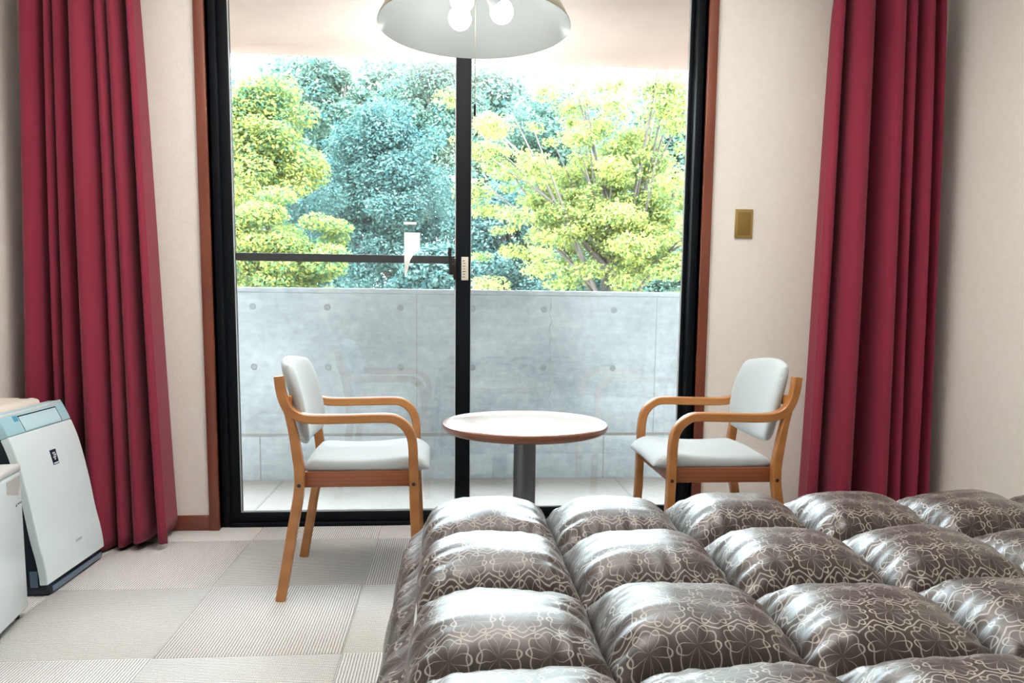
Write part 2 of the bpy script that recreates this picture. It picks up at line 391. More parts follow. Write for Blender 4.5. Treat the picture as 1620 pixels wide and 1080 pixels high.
# torn sticker left on the inner face of the pane
gy = gi[4]+gi[5]*.5-.0026
pts = [(-.203, 1.272), (-.136, 1.272), (-.137, 1.196), (-.150, 1.186), (-.166, 1.175), (-.178, 1.155), (-.183, 1.132), (-.190, 1.106), (-.198, 1.088), (-.203, 1.10)]
bm = bmesh.new(); f0 = bm.faces.new([bm.verts.new((x, gy-.0012, z)) for x, z in pts])
e = bmesh.ops.extrude_face_region(bm, geom=[f0]); bmesh.ops.translate(bm, vec=(0, .0010, 0), verts=[v for v in e['geom'] if isinstance(v, bmesh.types.BMVert)])
stk = obj('torn_sticker', me_from_bm('torn_sticker', bm), M['paper']); tag(stk, 'torn white paper sticker stuck on the glass beside the latch', 'sticker')
lw = []
for k in range(7):
    lw.append(((-.198, gy-.0016, 1.262-k*.011), (-.146 if k < 5 else -.17, gy-.0012, 1.2640-k*.011)))
boxes('print', lw, mat('faded_print', (.70, .68, .66), .8), stk)
scr = box('glass_strip', (-.205, gy-.0011, 1.306), (-.150, gy-.0002, 1.316), M['paper']); scr.name = 'pale_strip'; tag(scr, 'thin pale strip on the glass above the torn sticker', 'sticker')  # thin pale strip set on the pane above the sticker
# insect screen door outside with its middle bar
scn = empty('screen_door', (0, 0, 0)); tag(scn, 'black framed insect screen with a middle bar behind the latched glass', 'screen door')
sy = SY0+.0755
boxes('screen_frame', [((OL+.032, sy, .016), (OL+.060, sy+.012, OH-.037)), ((.034, sy, .016), (.062, sy+.012, OH-.037)), ((OL+.060, sy, .016), (.034, sy+.012, .044)), ((OL+.060, sy, OH-.065), (.034, sy+.012, OH-.037))], M['black'], scn, .002)
box('middle_bar', (OL+.060, sy-.004, 1.146), (.034, sy+.012, 1.180), M['black'], scn, .004)

# ------------------------------------------------------------------ balcony
BZ = -.05; PY = 4.28; PT = 1.053
tag(box('balcony_floor', (-4.2, WB+T, BZ-.2), (4.2, PY, BZ), M['balcony']), 'pale beige screeded balcony floor outside the glass', kind='structure')
jm = mat('joint_grey', (.19, .18, .17), .9)
bf = bpy.data.objects['balcony_floor']
for x in (-2.9, -.965, .97, 2.9):
    box('expansion_joint', (x-.007, WB+T, BZ), (x+.007, PY, BZ+.0015), jm, bf)
par = box('balcony_parapet', (-4.2, PY, -.6), (4.2, PY+.15, PT-.03), M['parapet']); tag(par, 'grey fair-faced concrete balcony parapet with tie holes', kind='structure')
box('coping', (-4.2, PY-.004, PT-.029), (4.2, PY+.154, PT), M['parapet'], par, .004)
box('lower_band', (-4.2, PY-.012, BZ), (4.2, PY, .205), M['parapet'], par, .003)
box('shadow_groove', (-4.2, PY-.0015, .207), (4.2, PY, .222), jm, par)
tb = bmesh.new(); bm_lathe(tb, [(.0185, 0), (.0185, -.0012), (.0150, -.0016), (.0135, -.0004), (0.0005, -.0004)], 14)
th = me_from_bm('tie_hole', tb, True, .6); th.materials.append(M['hole_shade'])
for zz in (.605, .945):
    for k in range(-9, 10):
        x = .121+k*.412
        if abs(x) < 4: obj('tie_hole', th, None, par, (x, PY, zz), (-PI/2, 0, 0))
for x in (-1.6, -.2, 1.2): box('form_joint', (x-.002, PY-.001, .222), (x+.002, PY, PT-.03), jm, par)
for x in (-1.09, .9): box('form_joint', (x-.003, PY-.0135, BZ), (x+.003, PY-.012, .205), jm, par)
# hairline crack in the parapet
cp = [(.573+.006*math.sin(i*1.7)+.004*math.sin(i*4.1), PY-.0006, PT-.04-.028*i) for i in range(28)]
obj('crack', tube_mesh('crack', cp, .0013, 4), jm, par)
tag(box('balcony_ceiling', (-4.2, WB+T, 2.35), (4.2, 4.425, 2.62), M['soffit']), 'pinkish beige underside of the balcony above', kind='structure')
tag(box('wall_balcony_left', (-4.36, WB+T, -.6), (-4.2, 4.43, 2.35), M['plaster']), 'rendered partition at the balcony end', kind='structure')
tag(box('wall_balcony_right', (4.2, WB+T, -.6), (4.36, 4.43, 2.35), M['plaster']), 'rendered partition at the other balcony end', kind='structure')
tag(boxes('wall_facade', [((-4.36, WB, -.6), (WL-T, WB+T, 2.62)), ((WR+T, WB, -.6), (4.36, WB+T, 2.62))], M['plaster']), 'rendered outer wall of the building beside the room', kind='structure')

# ------------------------------------------------------------------ furniture: armchairs
ARM = [(-.2405, .737), (-.236, .695), (-.226, .655), (-.207, .624), (-.172, .605), (-.126, .599), (-.02, .600), (.095, .602), (.129, .595), (.157, .573), (.174, .542), (.180, .498), (.181, .436), (.184, .30), (.190, .15), (.194, 0)]
LEG = [(-.218, .632), (-.206, .585), (-.195, .526), (-.184, .445), (-.183, .386), (-.190, .332), (-.210, .226), (-.229, .118), (-.251, 0)]
def make_chair(name):
    c = empty(name)
    W = .215
    arm = spline(ARM, 72); leg = spline(LEG, 34)
    for s in (-1, 1):
        bm = bmesh.new(); bm_sweep(bm, arm, .0155, .0150, ch=.004, y0=s*W)
        obj('arm_and_front_leg', me_from_bm('arm', bm, True, .7), M['beech'], c)
        bm = bmesh.new(); bm_sweep(bm, leg, .0150, .0160, ch=.004, y0=s*W, taper=[.65+.35*min(1, i/8) for i in range(34)])
        obj('rear_leg', me_from_bm('rear_leg', bm, True, .7), M['beech'], c)
        bm = bmesh.new(); bm_box(bm, (-.180, s*(W-.022)-.009, .372), (.178, s*(W-.022)+.009, .424), .003)
        obj('side_rail', me_from_bm('side_rail', bm, True, .7), M['apron'], c)
        for bx, bz in ((-.183, .385), (.182, .385)):
            bm = bmesh.new(); bm_lathe(bm, [(.0001, .0), (.006, .0), (.0068, -.0015), (.0068, -.004)], 14)
            obj('bolt', me_from_bm('bolt', bm, True, .6), M['bolt'], c, (bx, s*(W+.0157), bz), (-PI/2*s, 0, 0))
    box('front_rail', (.160, -W+.032, .366), (.178, W-.032, .412), M['apron'], c, .003)
    box('rear_rail', (-.190, -W+.016, .372), (-.172, W-.016, .424), M['apron'], c, .003)
    # seat cushion: dished top, waterfall front
    n, m_ = 36, 30
    def seat_pt(u, v, top):
        x = -.172 + u*.405
        hw = .196*(1-.10*max(0, (u-.75)/.25)**2)
        y = (v*2-1)*hw
        zt = .467 - .012*math.sin(PI*min(1, u*1.15)) - .030*max(0, (u-.80)/.20)**2 + .006*math.cos(v*2*PI)*-.5 + .010*u
        zb = .419 - .004*u
        e_ = (1-abs(2*u-1)**14)*(1-abs(2*v-1)**14)
        mid = (zt+zb)/2 - .004
        e_ = max(e_, 0)**.42
        return (x, y, mid + ((zt if top else zb)-mid)*e_)
    def seat_grid(top): return np.array([[seat_pt(.5-.5*math.cos(PI*a/(n-1)), .5-.5*math.cos(PI*b/(m_-1)), top) for b in range(m_)] for a in range(n)])
    bm = bmesh.new()
    for tp in (True, False):
        g = grid_mesh('tmp', seat_grid(tp)); bm.from_mesh(g); bpy.data.meshes.remove(g)
    bmesh.ops.remove_doubles(bm, verts=bm.verts, dist=.0006)
    obj('seat', me_from_bm('seat', bm, True), M['seat'], c)
    # back pad: rounded outline, gently wrapped, leaning back
    def pad_pt(a, b, side):
        a2, b2 = 2*a-1, 2*b-1            # a across, b up
        zc = .640 + b2*(.146 - .018*a2*a2)
        hw = .1985*(1-.15*abs(b2)**2.6)
        y = a2*hw
        lean = -.200 - (zc-.640)*.21 - (0.02*b2*b2)*.6
        wrap = .030*(a2*a2)
        e_ = max(0, (1-abs(a2)**8)*(1-abs(b2)**8))**.45
        return (lean + wrap + side*(.023*e_) - .012, y, zc)
    bm = bmesh.new(); n2 = 30
    for sd_ in (-1, 1):
        V = np.array([[pad_pt(.5-.5*math.cos(PI*i/(n2-1)), .5-.5*math.cos(PI*j/(n2-1)), sd_) for j in range(n2)] for i in range(n2)])
        g = grid_mesh('tmp', V); bm.from_mesh(g); bpy.data.meshes.remove(g)
    bmesh.ops.remove_doubles(bm, verts=bm.verts, dist=.0006)
    obj('backrest', me_from_bm('backrest', bm, True), M['seat'], c)
    for s in (-1, 1):
        bm = bmesh.new(); bm_box(bm, (-.232, s*.185-.016, .640), (-.206, s*.185+.016, .672), .004)
        obj('back_bracket', me_from_bm('back_bracket', bm, True, .7), M['beech'], c)
    return c
def copy_tree(o, parent=None):
    c = o.copy(); col.objects.link(c); c.parent = parent
    for ch in list(o.children): copy_tree(ch, c)
    return c
ch1 = make_chair('armchair'); ch1.location = (-.309, 2.605, 0); ch1.rotation_euler = (0, 0, math.radians(1.2))
tag(ch1, 'bentwood armchair with grey cushions in front of the latched glass door panel', 'armchair', 'armchairs at the round table')
ch2 = copy_tree(ch1); ch2.location = (.926, 2.62, 0); ch2.rotation_euler = (0, 0, PI-math.radians(.5))
tag(ch2, 'bentwood armchair with grey cushions below the brass wall plate', 'armchair', 'armchairs at the round table')

# round table
tb_ = empty('round_table', (.262, 2.60, 0)); tag(tb_, 'small round pedestal table with pale top and brown moulded edge', 'table')
lathe('tabletop', [(.0005, .5545), (.276, .5545), (.2805, .553), (.2805, .545), (.0005, .545)], M['laminate'], tb_, 96, cap=False)
lathe('edge_band', [(.281, .5535), (.286, .5552), (.2925, .552), (.2945, .545), (.290, .533), (.278, .525), (.255, .522), (.255, .5445), (.281, .5445)], m_wood('edge_brown', (.20, .065, .03), (.27, .10, .05), (1, 1, 6), .35, .3), tb_, 96, cap=False)
lathe('pedestal', [(.040, .016), (.040, .522)], M['steel'], tb_, 32)
lathe('mounting_plate', [(.11, .516), (.11, .5219)], M['steel'], tb_, 32)
lathe('foot_disc', [(.215, 0), (.215, .006), (.19, .014), (.05, .020), (.041, .030)], M['steel'], tb_, 48)

# ------------------------------------------------------------------ bed and quilted duvet
bed = empty('bed', (1.0, .8, 0)); tag(bed, 'low wide bed hidden under the brown floral duvet', 'bed')
box('bed_base', (-1.00, -1.28, .0), (1.02, 1.00, .20), M['bedbase'], bed, .01)
box('mattress', (-1.02, -1.30, .201), (1.04, 1.03, .405), M['mattress'], bed, .04, 4)
duv = empty('duvet', (0, 0, .41)); tag(duv, 'brown satin duvet quilted in puffy squares with pale floral line pattern', 'duvet')
CX0, CW, RY0, RW = -.065, .305, 1.87, .292
NC, NR = 7, 8
def pocket(ix, iy, hi):
    n = 46 if hi else 18
    s = np.linspace(-1, 1, n); s = np.sign(s)*np.abs(np.sin(s*PI/2))*.55 + s*.45
    U, Vv = np.meshgrid(s, s, indexing='ij')
    rs = np.random.default_rng(1000+ix*37+iy*101)
    x = CX0 + (ix+.5+U*.5)*CW; y = RY0 - (iy+.5+Vv*.5)*RW
    prof = np.clip((1-np.abs(U)**3.6)*(1-np.abs(Vv)**2.8), 0, 1)**.60
    hgt = .088*(1+.10*rs.uniform(-1, 1))
    z = hgt*prof
    ph = rs.uniform(0, 6.28, 8)
    # gathers run away from the seams
    du = 1-np.abs(U); dv = 1-np.abs(Vv)
    gu = np.sin(Vv*17+ph[0]+1.5*np.sin(Vv*5+ph[1])) + .7*np.sin(Vv*29+ph[2]+U*3)
    gv = np.sin(U*16+ph[3]+1.5*np.sin(U*6+ph[4])) + .7*np.sin(U*31+ph[5]+Vv*3)
    env = lambda d: np.clip(d/.10, 0, 1)*np.exp(-d/.26)
    z = z + .0055*gu*env(du)*np.clip(dv*4, 0, 1) + .0042*gv*env(dv)*np.clip(du*4, 0, 1)
    lump = np.zeros_like(z)
    for k in range(4):
        a, b, w, am = rs.uniform(-.6, .6), rs.uniform(-.6, .6), rs.uniform(.18, .4), rs.uniform(-.011, .008)
        lump += am*np.exp(-((U-a)**2+(Vv-b)**2)/(2*w*w))
    z = z + lump*np.clip(prof*1.6-.4, 0, 1)
    # pinched corners and slightly wavering seams
    wav = .004
    x = x + wav*np.sin(y*21+ix)*1.0*(np.abs(U) > -1); y = y + wav*np.sin(x*19+iy*1.3)
    V = np.stack([x, y, z + .004], -1)
    return grid_mesh('quilted_pocket', V, np.stack([x, y], -1))
for ix in range(NC):
    for iy in range(NR):
        me_ = pocket(ix, iy, iy < 5)
        obj('quilted_pocket', me_, M['duvet'], duv)
def side_pocket(iy, edge):
    """pocket hanging over an edge; edge 'l' = left long side, 'f' = foot end"""
    n = 40; s = np.linspace(-1, 1, n)
    U, Vv = np.meshgrid(s, s, indexing='ij')     # U along edge, Vv down
    rs = np.random.default_rng(5000+iy*7+(0 if edge == 'l' else 999))
    prof = np.clip((1-np.abs(U)**2.4)*(1-np.abs(Vv)**2.4), 0, 1)**.55
    ph = rs.uniform(0, 6.28, 6); du = 1-np.abs(U); dv = 1-np.abs(Vv)
    out = .050*prof + .005*(np.sin(U*15+ph[0])+.6*np.sin(U*27+ph[1]))*np.exp(-dv/.4)*np.clip(dv/.1, 0, 1)*np.clip(du*4, 0, 1)
    out += .004*np.sin(Vv*14+ph[2])*np.exp(-du/.3)*np.clip(du/.1, 0, 1)
    tt = (Vv+1)/2
    z = .004 - tt*.355
    off = .010 + tt*.028 + out
    if edge == 'l':
        y = RY0 - (iy+.5+U*.5)*RW; y = y + .004*np.sin(CX0*19+iy*1.3)
        x = CX0 - off*np.clip(tt*12, 0, 1); uv = np.stack([CX0 - tt*.33, y], -1)
    else:
        x = CX0 + (iy+.5+U*.5)*CW
        y = RY0 + off*np.clip(tt*12, 0, 1); uv = np.stack([x, RY0 + tt*.33], -1)
    return grid_mesh('hanging_pocket', np.stack([x, y, z], -1), uv)
for iy in range(NR): obj('hanging_pocket', side_pocket(iy, 'l'), M['duvet'], duv)
for ix in range(NC): obj('hanging_pocket', side_pocket(ix, 'f'), M['duvet'], duv)

# ------------------------------------------------------------------ curtains
def curtain(name, prof, ztop, zbot, y_top, y_bot, xtop, xbot, seed):
    """prof: list of (u 0..1, depth -1..1); depth pushes the cloth into the room"""
    nu, nv = 520, 46
    p2 = []
    for i, (a, b) in enumerate(prof):          # square the floor of every deep fold so it reads as a gap
        if b < -.4:
            left = prof[i-1][1] > 0; right = i+1 < len(prof) and prof[i+1][1] > 0
            if left: p2.append((a-.006, b*.35))
            p2.append((a, b))
            if right: p2.append((a+.010, b)); p2.append((a+.016, b*.35))
        else: p2.append((a, b))
    prof = p2
    P = spline(prof, nu)
    u = P[:, 0]; d = P[:, 1]
    V = np.zeros((nu, nv, 3)); rs = np.random.default_rng(seed)
    ph = rs.uniform(0, 6.28, 4)
    for j in range(nv):
        t = j/(nv-1); z = ztop + (zbot-ztop)*t
        xa = xtop[0]+(xbot[0]-xtop[0])*t**.8; xb = xtop[1]+(xbot[1]-xtop[1])*t**.8
        amp = .052 + .055*t**.7
        pinch = max(0, 1-t/.05)
        dd = np.where(d < 0, d*1.9, d*1.5)*(1-.55*pinch)
        uu = u + .008*np.sin(t*4+u*9+ph[0])*t
        V[:, j, 0] = xa + (xb-xa)*uu
        V[:, j, 1] = (y_top+(y_bot-y_top)*t) - amp*dd - .006*t*np.sin(u*23+t*5+ph[1])
        V[:, j, 1] = np.minimum(V[:, j, 1], 3.157)
        V[:, j, 2] = z - (.012*np.sin(u*14+ph[2]))*(t > .97)
    me_ = grid_mesh(name, V)
    o = obj(name, me_, M['curtain'])
    md = o.modifiers.new('thickness', 'SOLIDIFY'); md.thickness = .003; md.offset = 0
    return o
profL = [(0, .0), (.03, .55), (.09, .75), (.16, .5), (.19, -.7), (.215, -.6), (.235, .5), (.27, .6), (.295, -.1), (.315, .55), (.36, .7), (.40, .5), (.415, -.9), (.45, -.95), (.465, .6), (.51, 1.0), (.58, .95), (.63, .5), (.65, -.1), (.675, .65), (.73, .75), (.755, .0), (.775, .6), (.83, .8), (.865, .4), (.88, -1.0), (.915, -.9), (.935, .45), (.965, .75), (1, .60)]
cl = curtain('curtain', profL, 2.36, .022, 3.065, 3.025, (-1.602, -1.206), (-1.650, -1.118), 3)
tag(cl, 'crimson pleated curtain hanging behind the white air purifier', 'curtain', 'crimson curtains drawn open')
profR = [(0, .35), (.03, .6), (.075, .45), (.10, -.8), (.14, -.85), (.165, .55), (.22, .9), (.29, .85), (.33, .5), (.36, -.55), (.43, -.75), (.47, .2), (.50, .8), (.56, .9), (.60, .55), (.615, -.5), (.64, .55), (.69, .75), (.725, -.6), (.76, -.8), (.785, .5), (.84, .8), (.87, .3), (.885, -.7), (.91, -.5), (.935, .4), (.97, .6), (1, .1)]
cr = curtain('curtain', profR, 2.36, .022, 3.065, 3.04, (1.556, 2.018), (1.512, 2.060), 5)
tag(cr, 'crimson pleated curtain hanging beside the wall along the bed', 'curtain', 'crimson curtains drawn open')
tr = box('curtain_rail', (WL+.01, 3.075, 2.365), (WR-.01, 3.105, 2.385), M['white2'], None, .003); tag(tr, 'slim white curtain track above the sliding door', 'curtain rail')
for x in (-1.5, -.6, .3, 1.2, 2.0): box('bracket', (x-.01, 3.075, 2.385), (x+.01, WB, 2.397), M['white2'], tr)

# ------------------------------------------------------------------ wall plate
sp_ = box('switch_plate', (1.220, WB-.007, 1.268), (1.299, WB-.0002, 1.391), M['brass'], None, .002); tag(sp_, 'brass wall plate with flat inset beside the door casing', 'wall plate')
box('inset', (1.231, WB-.0085, 1.281), (1.288, WB-.0068, 1.378), M['brass_dark'], sp_, .0006)

# ------------------------------------------------------------------ air purifier
pur = empty('air_purifier', (-1.32, 2.65, 0)); tag(pur, 'white air purifier with curved front panel and pale blue control strip', 'air purifier')
PX = -1.32
FR = [(-1.316, .040), (-1.318, .075), (-1.326, .13), (-1.340, .20), (-1.360, .33), (-1.388, .46), (-1.418, .545), (-1.446, .604)]
def fx(z): return float(np.interp(z, [p[1] for p in FR], [p[0] for p in FR])) - PX
prof = spline(FR, 40)
def slab(name, prof2, y0, y1, thick, matl, par_=None, bev=.004):
    bm = bmesh.new(); rings = []
    n = len(prof2)
    for i, (x, z) in enumerate(prof2):
        a = np.array(prof2[max(i-1, 0)]); b = np.array(prof2[min(i+1, n-1)]); tv = (b-a)/np.linalg.norm(b-a)
        nx, nz = -tv[1], tv[0]      # points towards -x side
        rings.append([bm.verts.new((x-PX, y0, z)), bm.verts.new((x-PX, y1, z)), bm.verts.new((x-PX+nx*thick, y1, z+nz*thick)), bm.verts.new((x-PX+nx*thick, y0, z+nz*thick))])
    for a, b in zip(rings[:-1], rings[1:]):
        for k in range(4): bm.faces.new((a[k], a[(k+1) % 4], b[(k+1) % 4], b[k]))
    bm.faces.new(rings[0]); bm.faces.new(rings[-1][::-1])
    bmesh.ops.recalc_face_normals(bm, faces=bm.faces)
    sharp = [e for e in bm.edges if e.is_manifold and e.calc_face_angle() > .8]
    bmesh.ops.bevel(bm, geom=sharp, offset=bev, segments=2, affect='EDGES')
    return obj(name, me_from_bm(name, bm, True, .7), matl, par_)
zs = prof[:, 1]
ZS = .531
xs_ = float(np.interp(ZS, prof[:, 1], prof[:, 0]))
lowp = [tuple(p) for p in prof if p[1] < ZS-.004] + [(xs_, ZS-.0007)]; topp = [(xs_, ZS+.0007)] + [tuple(p) for p in prof if p[1] > ZS+.004]
fp = slab('front_panel', lowp, -.198, .198, .026, M['white'], pur, .002)
cp_ = slab('control_strip', topp, -.198, .198, .026, M['cyan'], pur, .002)
# body behind the panel
bodyp = [(-1.345, .035), (-1.352, .12), (-1.372, .25), (-1.392, .36), (-1.42, .47), (-1.452, .55), (-1.478, .592), (-1.60, .592), (-1.615, .57), (-1.615, .035)]
bm = bmesh.new()
A = [bm.verts.new((x-PX, -.185, z)) for x, z in bodyp]; B = [bm.verts.new((x-PX, .185, z)) for x, z in bodyp]
bm.faces.new(A); bm.faces.new(B[::-1])
for k in range(len(A)): bm.faces.new((A[k], A[(k+1) % len(A)], B[(k+1) % len(A)], B[k]))
obj('body', me_from_bm('body', bm), M['navy'], pur)
base = box('base', (-1.61-PX, -.19, 0), (-1.318-PX, .19, .036), M['navy'], pur, .008)
box('base_trim', (-1.3185-PX, -.170, .008), (-1.3135-PX, .170, .028), M['navy_clear'], base, .002)
box('side_foot', (-1.375-PX, -.1935, .030), (-1.35-PX, -.186, .085), M['navy_clear'], base, .002)
# cream rear housing with carry-handle hole
rear = box('rear_housing', (-1.645-PX, -.192, .10), (-1.485-PX, .150, .617), M['cream'], pur, .02, 3)
box('top_vent', (-1.486-PX, -.192, .570), (-1.440-PX, .192, .600), M['ltgrey'], pur, .006)
bm = bmesh.new(); bm_lathe(bm, [(.0001, .001), (.016, .001), (.018, 0)], 18)
hh = obj('handle_hole', me_from_bm('handle_hole', bm, True), M['bolt'], rear, (-1.53-PX, .118, .6172)); hh.scale = (1, .7, 1)
# display window, button, badge and lettering follow the curved face
def on_face(name, y0, y1, z0, z1, matl, par_, lift=.0012, nz=6):
    pp = [(fx(z)+PX+lift, z) for z in np.linspace(z0, z1, nz)]
    return slab(name, pp, y0, y1, .0012, matl, par_, .0002)
dw = on_face('display_window', -.095, .135, .536, .582, M['cyan2'], cp_, .0016)
on_face('display_edge', -.099, .139, .582, .5855, M['navy'], cp_, .0014)
on_face('display_edge', .135, .139, .534, .582, M['navy'], cp_, .0014)
on_face('display_edge', -.0965, -.095, .534, .582, M['navy'], cp_, .0014)
on_face('power_button', -.125, -.103, .570, .588, mat('blue_button', (.10, .36, .55), .25), cp_, .0018)
bd = on_face('badge', -.012, .026, .400, .452, mat('badge_navy', (.02, .025, .06), .4), fp, .0014)
wm = mat('badge_white', (.8, .82, .85), .5)
for k, (yy, zz) in enumerate([(0, .440), (.009, .440), (.0135, .433), (.0045, .433), (.0, .426), (.009, .426), (.0045, .419)]):
    on_face('badge_cluster', yy-.0032+.003, yy+.0032+.003, zz-.0025, zz+.0025, wm, bd, .0028, 2)
on_face('badge_caption', -.007, .021, .4035, .4075, wm, bd, .0028, 2)
def lettering(txt, size, matl, parent, M4):
    cu = bpy.data.curves.new('lettering', 'FONT'); cu.body = txt; cu.size = size; cu.extrude = .0003; cu.align_x = 'CENTER'
    tmp = bpy.data.objects.new('tmp_text', cu); col.objects.link(tmp)
    bpy.context.view_layer.update()
    me_ = bpy.data.meshes.new_from_object(tmp.evaluated_get(bpy.context.evaluated_depsgraph_get()))
    bpy.data.objects.remove(tmp); me_.materials.clear(); me_.transform(M4)
    return obj('lettering', me_, matl, parent)
# text plane facing +x: local x -> world +y, local y -> world +z
TX = Matrix(((0, 0, 1, 0), (1, 0, 0, 0), (0, 1, 0, 0), (0, 0, 0, 1)))
zt = .118
lettering('SHARP', .014, mat('grey_print', (.45, .50, .53), .5), fp, Matrix.Translation((fx(zt+.005)+.0022, .03, zt)) @ Matrix.Rotation(-.12, 4, 'Y') @ TX)

# ------------------------------------------------------------------ low white appliance by the purifier
A0 = Vector((-1.306, 2.322, 0)); dirv = (Vector((-1.273, 2.114, 0))-A0).normalized()
ang = math.atan2(dirv.y, dirv.x) + PI/2
ap = empty('mini_fridge', A0, ang); tag(ap, 'low white appliance with grey recessed handle standing next to the air purifier', 'appliance')
# local frame: front face at x=0 facing +x, y runs from 0 (far corner) to negative
box('cabinet', (-.345, -.40, .018), (-.032, -.002, .470), M['white2'], ap, .008)
dr = box('door', (-.030, -.40, .022), (0, 0, .452), M['white'], ap, .007, 3)
box('top_lid', (-.345, -.402, .4525), (.002, .002, .474), M['ltgrey'], ap, .006)
bm = bmesh.new()
hp = [(-.012, .440), (-.105, .440), (-.105, .404), (-.030, .384), (-.012, .404)]
f0 = bm.faces.new([bm.verts.new((.0015, y, z)) for y, z in hp]); ins = bmesh.ops.inset_individual(bm, faces=[f0], thickness=.006, depth=-.0)
bmesh.ops.translate(bm, vec=(-.0012, 0, 0), verts=f0.verts)
obj('handle_recess', me_from_bm('handle_recess', bm), M['grey'], dr)
bm = bmesh.new(); bm.faces.new([bm.verts.new((.0006, y, z)) for y, z in ((-.052, .352), (-.040, .352), (-.046, .363))])
obj('logo_mark', me_from_bm('logo_mark', bm), M['ink'], dr)
for k in range(6): box('lettering', (0.0, -.036+k*.005, .356), (.0007, -.0325+k*.005, .3595), M['navy_clear'], dr)
for y in (-.37, -.03):
    lathe('foot', [(.014, 0), (.014, .019)], M['navy'], ap, 16, loc=(-.03, y, 0)); lathe('foot', [(.014, 0), (.014, .019)], M['navy'], ap, 16, loc=(-.31, y, 0))

# ------------------------------------------------------------------ pendant lamp
LX, LY, RZ = .057, 2.0, 1.682
lamp = empty('pendant_lamp', (LX, LY, RZ)); tag(lamp, 'wide conical pendant lamp with pale inside and three lit bulbs', 'pendant lamp')
po = [(.2485, 0), (.2475, .004), (.225, .045), (.19, .097), (.15, .150), (.11, .196), (.075, .226), (.05, .238), (.045, .240)]
lathe('shade', po, M['shade_out'], lamp, 96, cap=False)
pi_ = [(.2480, .0005), (.2455, .004), (.223, .045), (.188, .096), (.148, .149), (.108, .195), (.073, .224), (.045, .236), (.0005, .237)]
lathe('shade_lining', pi_, M['shade_in'], lamp, 96, cap=False)
lathe('added_fill_cup', [(.040, .2401), (.062, .262), (.075, .300), (.073, .300), (.060, .264), (.038, .244), (.0005, .244)], M['shade_out'], lamp, 32, cap=False)  # unseen cup added to house the fill light
lathe('stem', [(.006, .2445), (.006, CEIL-RZ-.03), (.05, CEIL-RZ-.025), (.055, CEIL-RZ)], M['shade_out'], lamp, 24)
lathe('added_fill_lens', [(.008, .290), (.066, .290), (.066, .293), (.008, .293)], mat('added_fill_glow', (1, 1, 1), .5, emis=(1, .96, .9), estr=3), lamp, 32, cap=False)  # glowing disc added to go with the fill light
ud = bpy.data.lights.new('added_fill', 'SPOT'); ud.energy = ADDED_FILL; ud.spot_size = math.radians(165); ud.spot_blend = .5; ud.shadow_soft_size = .06; ud.color = (1, .965, .94)  # unseen upward spot added to brighten the room off the ceiling
uo = bpy.data.objects.new('added_fill', ud); col.objects.link(uo); uo.parent = lamp; uo.location = (0, 0, .33); uo.rotation_euler = (PI, 0, 0)
lathe('socket_cluster', [(.0005, .078), (.036, .080), (.042, .092), (.040, .115), (.020, .135), (.016, .237)], M['ltgrey'], lamp, 24, cap=False)
for k, az in enumerate((math.radians(2), math.radians(122), math.radians(242))):
    ax = Vector((math.cos(az)*.62, math.sin(az)*.62, -.78)).normalized()
    ctr_ = Vector((math.cos(az)*.070, math.sin(az)*.070, .042)); base_p = ctr_ - ax*.0465
    bo = empty('bulb_holder', base_p, 0, lamp); bo.rotation_mode = 'QUATERNION'; bo.rotation_quaternion = ax.to_track_quat('Z', 'Y')
    bm = bmesh.new(); bm_lathe(bm, [(.013, -.012), (.017, .012), (.018, .018), (.0265, .0312)], 24, cap=True)
    obj('bulb_base', me_from_bm('bulb_base', bm, True, .7), M['ltgrey'], bo)
    bm = bmesh.new(); bm_lathe(bm, [(.0305*math.cos(a), .0465+.0305*math.sin(a)) for a in np.linspace(-.5, PI/2-.02, 16)], 24, cap=True)
    obj('bulb', me_from_bm('bulb', bm, True), M['bulb'], bo)
cord_pts = [(.002, .0, .150-.02*k) for k in range(18)]
cd = obj('pull_cord', tube_mesh('pull_cord', cord_pts, .0011, 6), M['cord'], lamp)
lathe('cord_bead', [(.0005, -.205), (.003, -.2), (.003, -.175), (.0005, -.17)], M['bolt'], lamp, 10, cap=False, loc=(.002, 0, -.02))

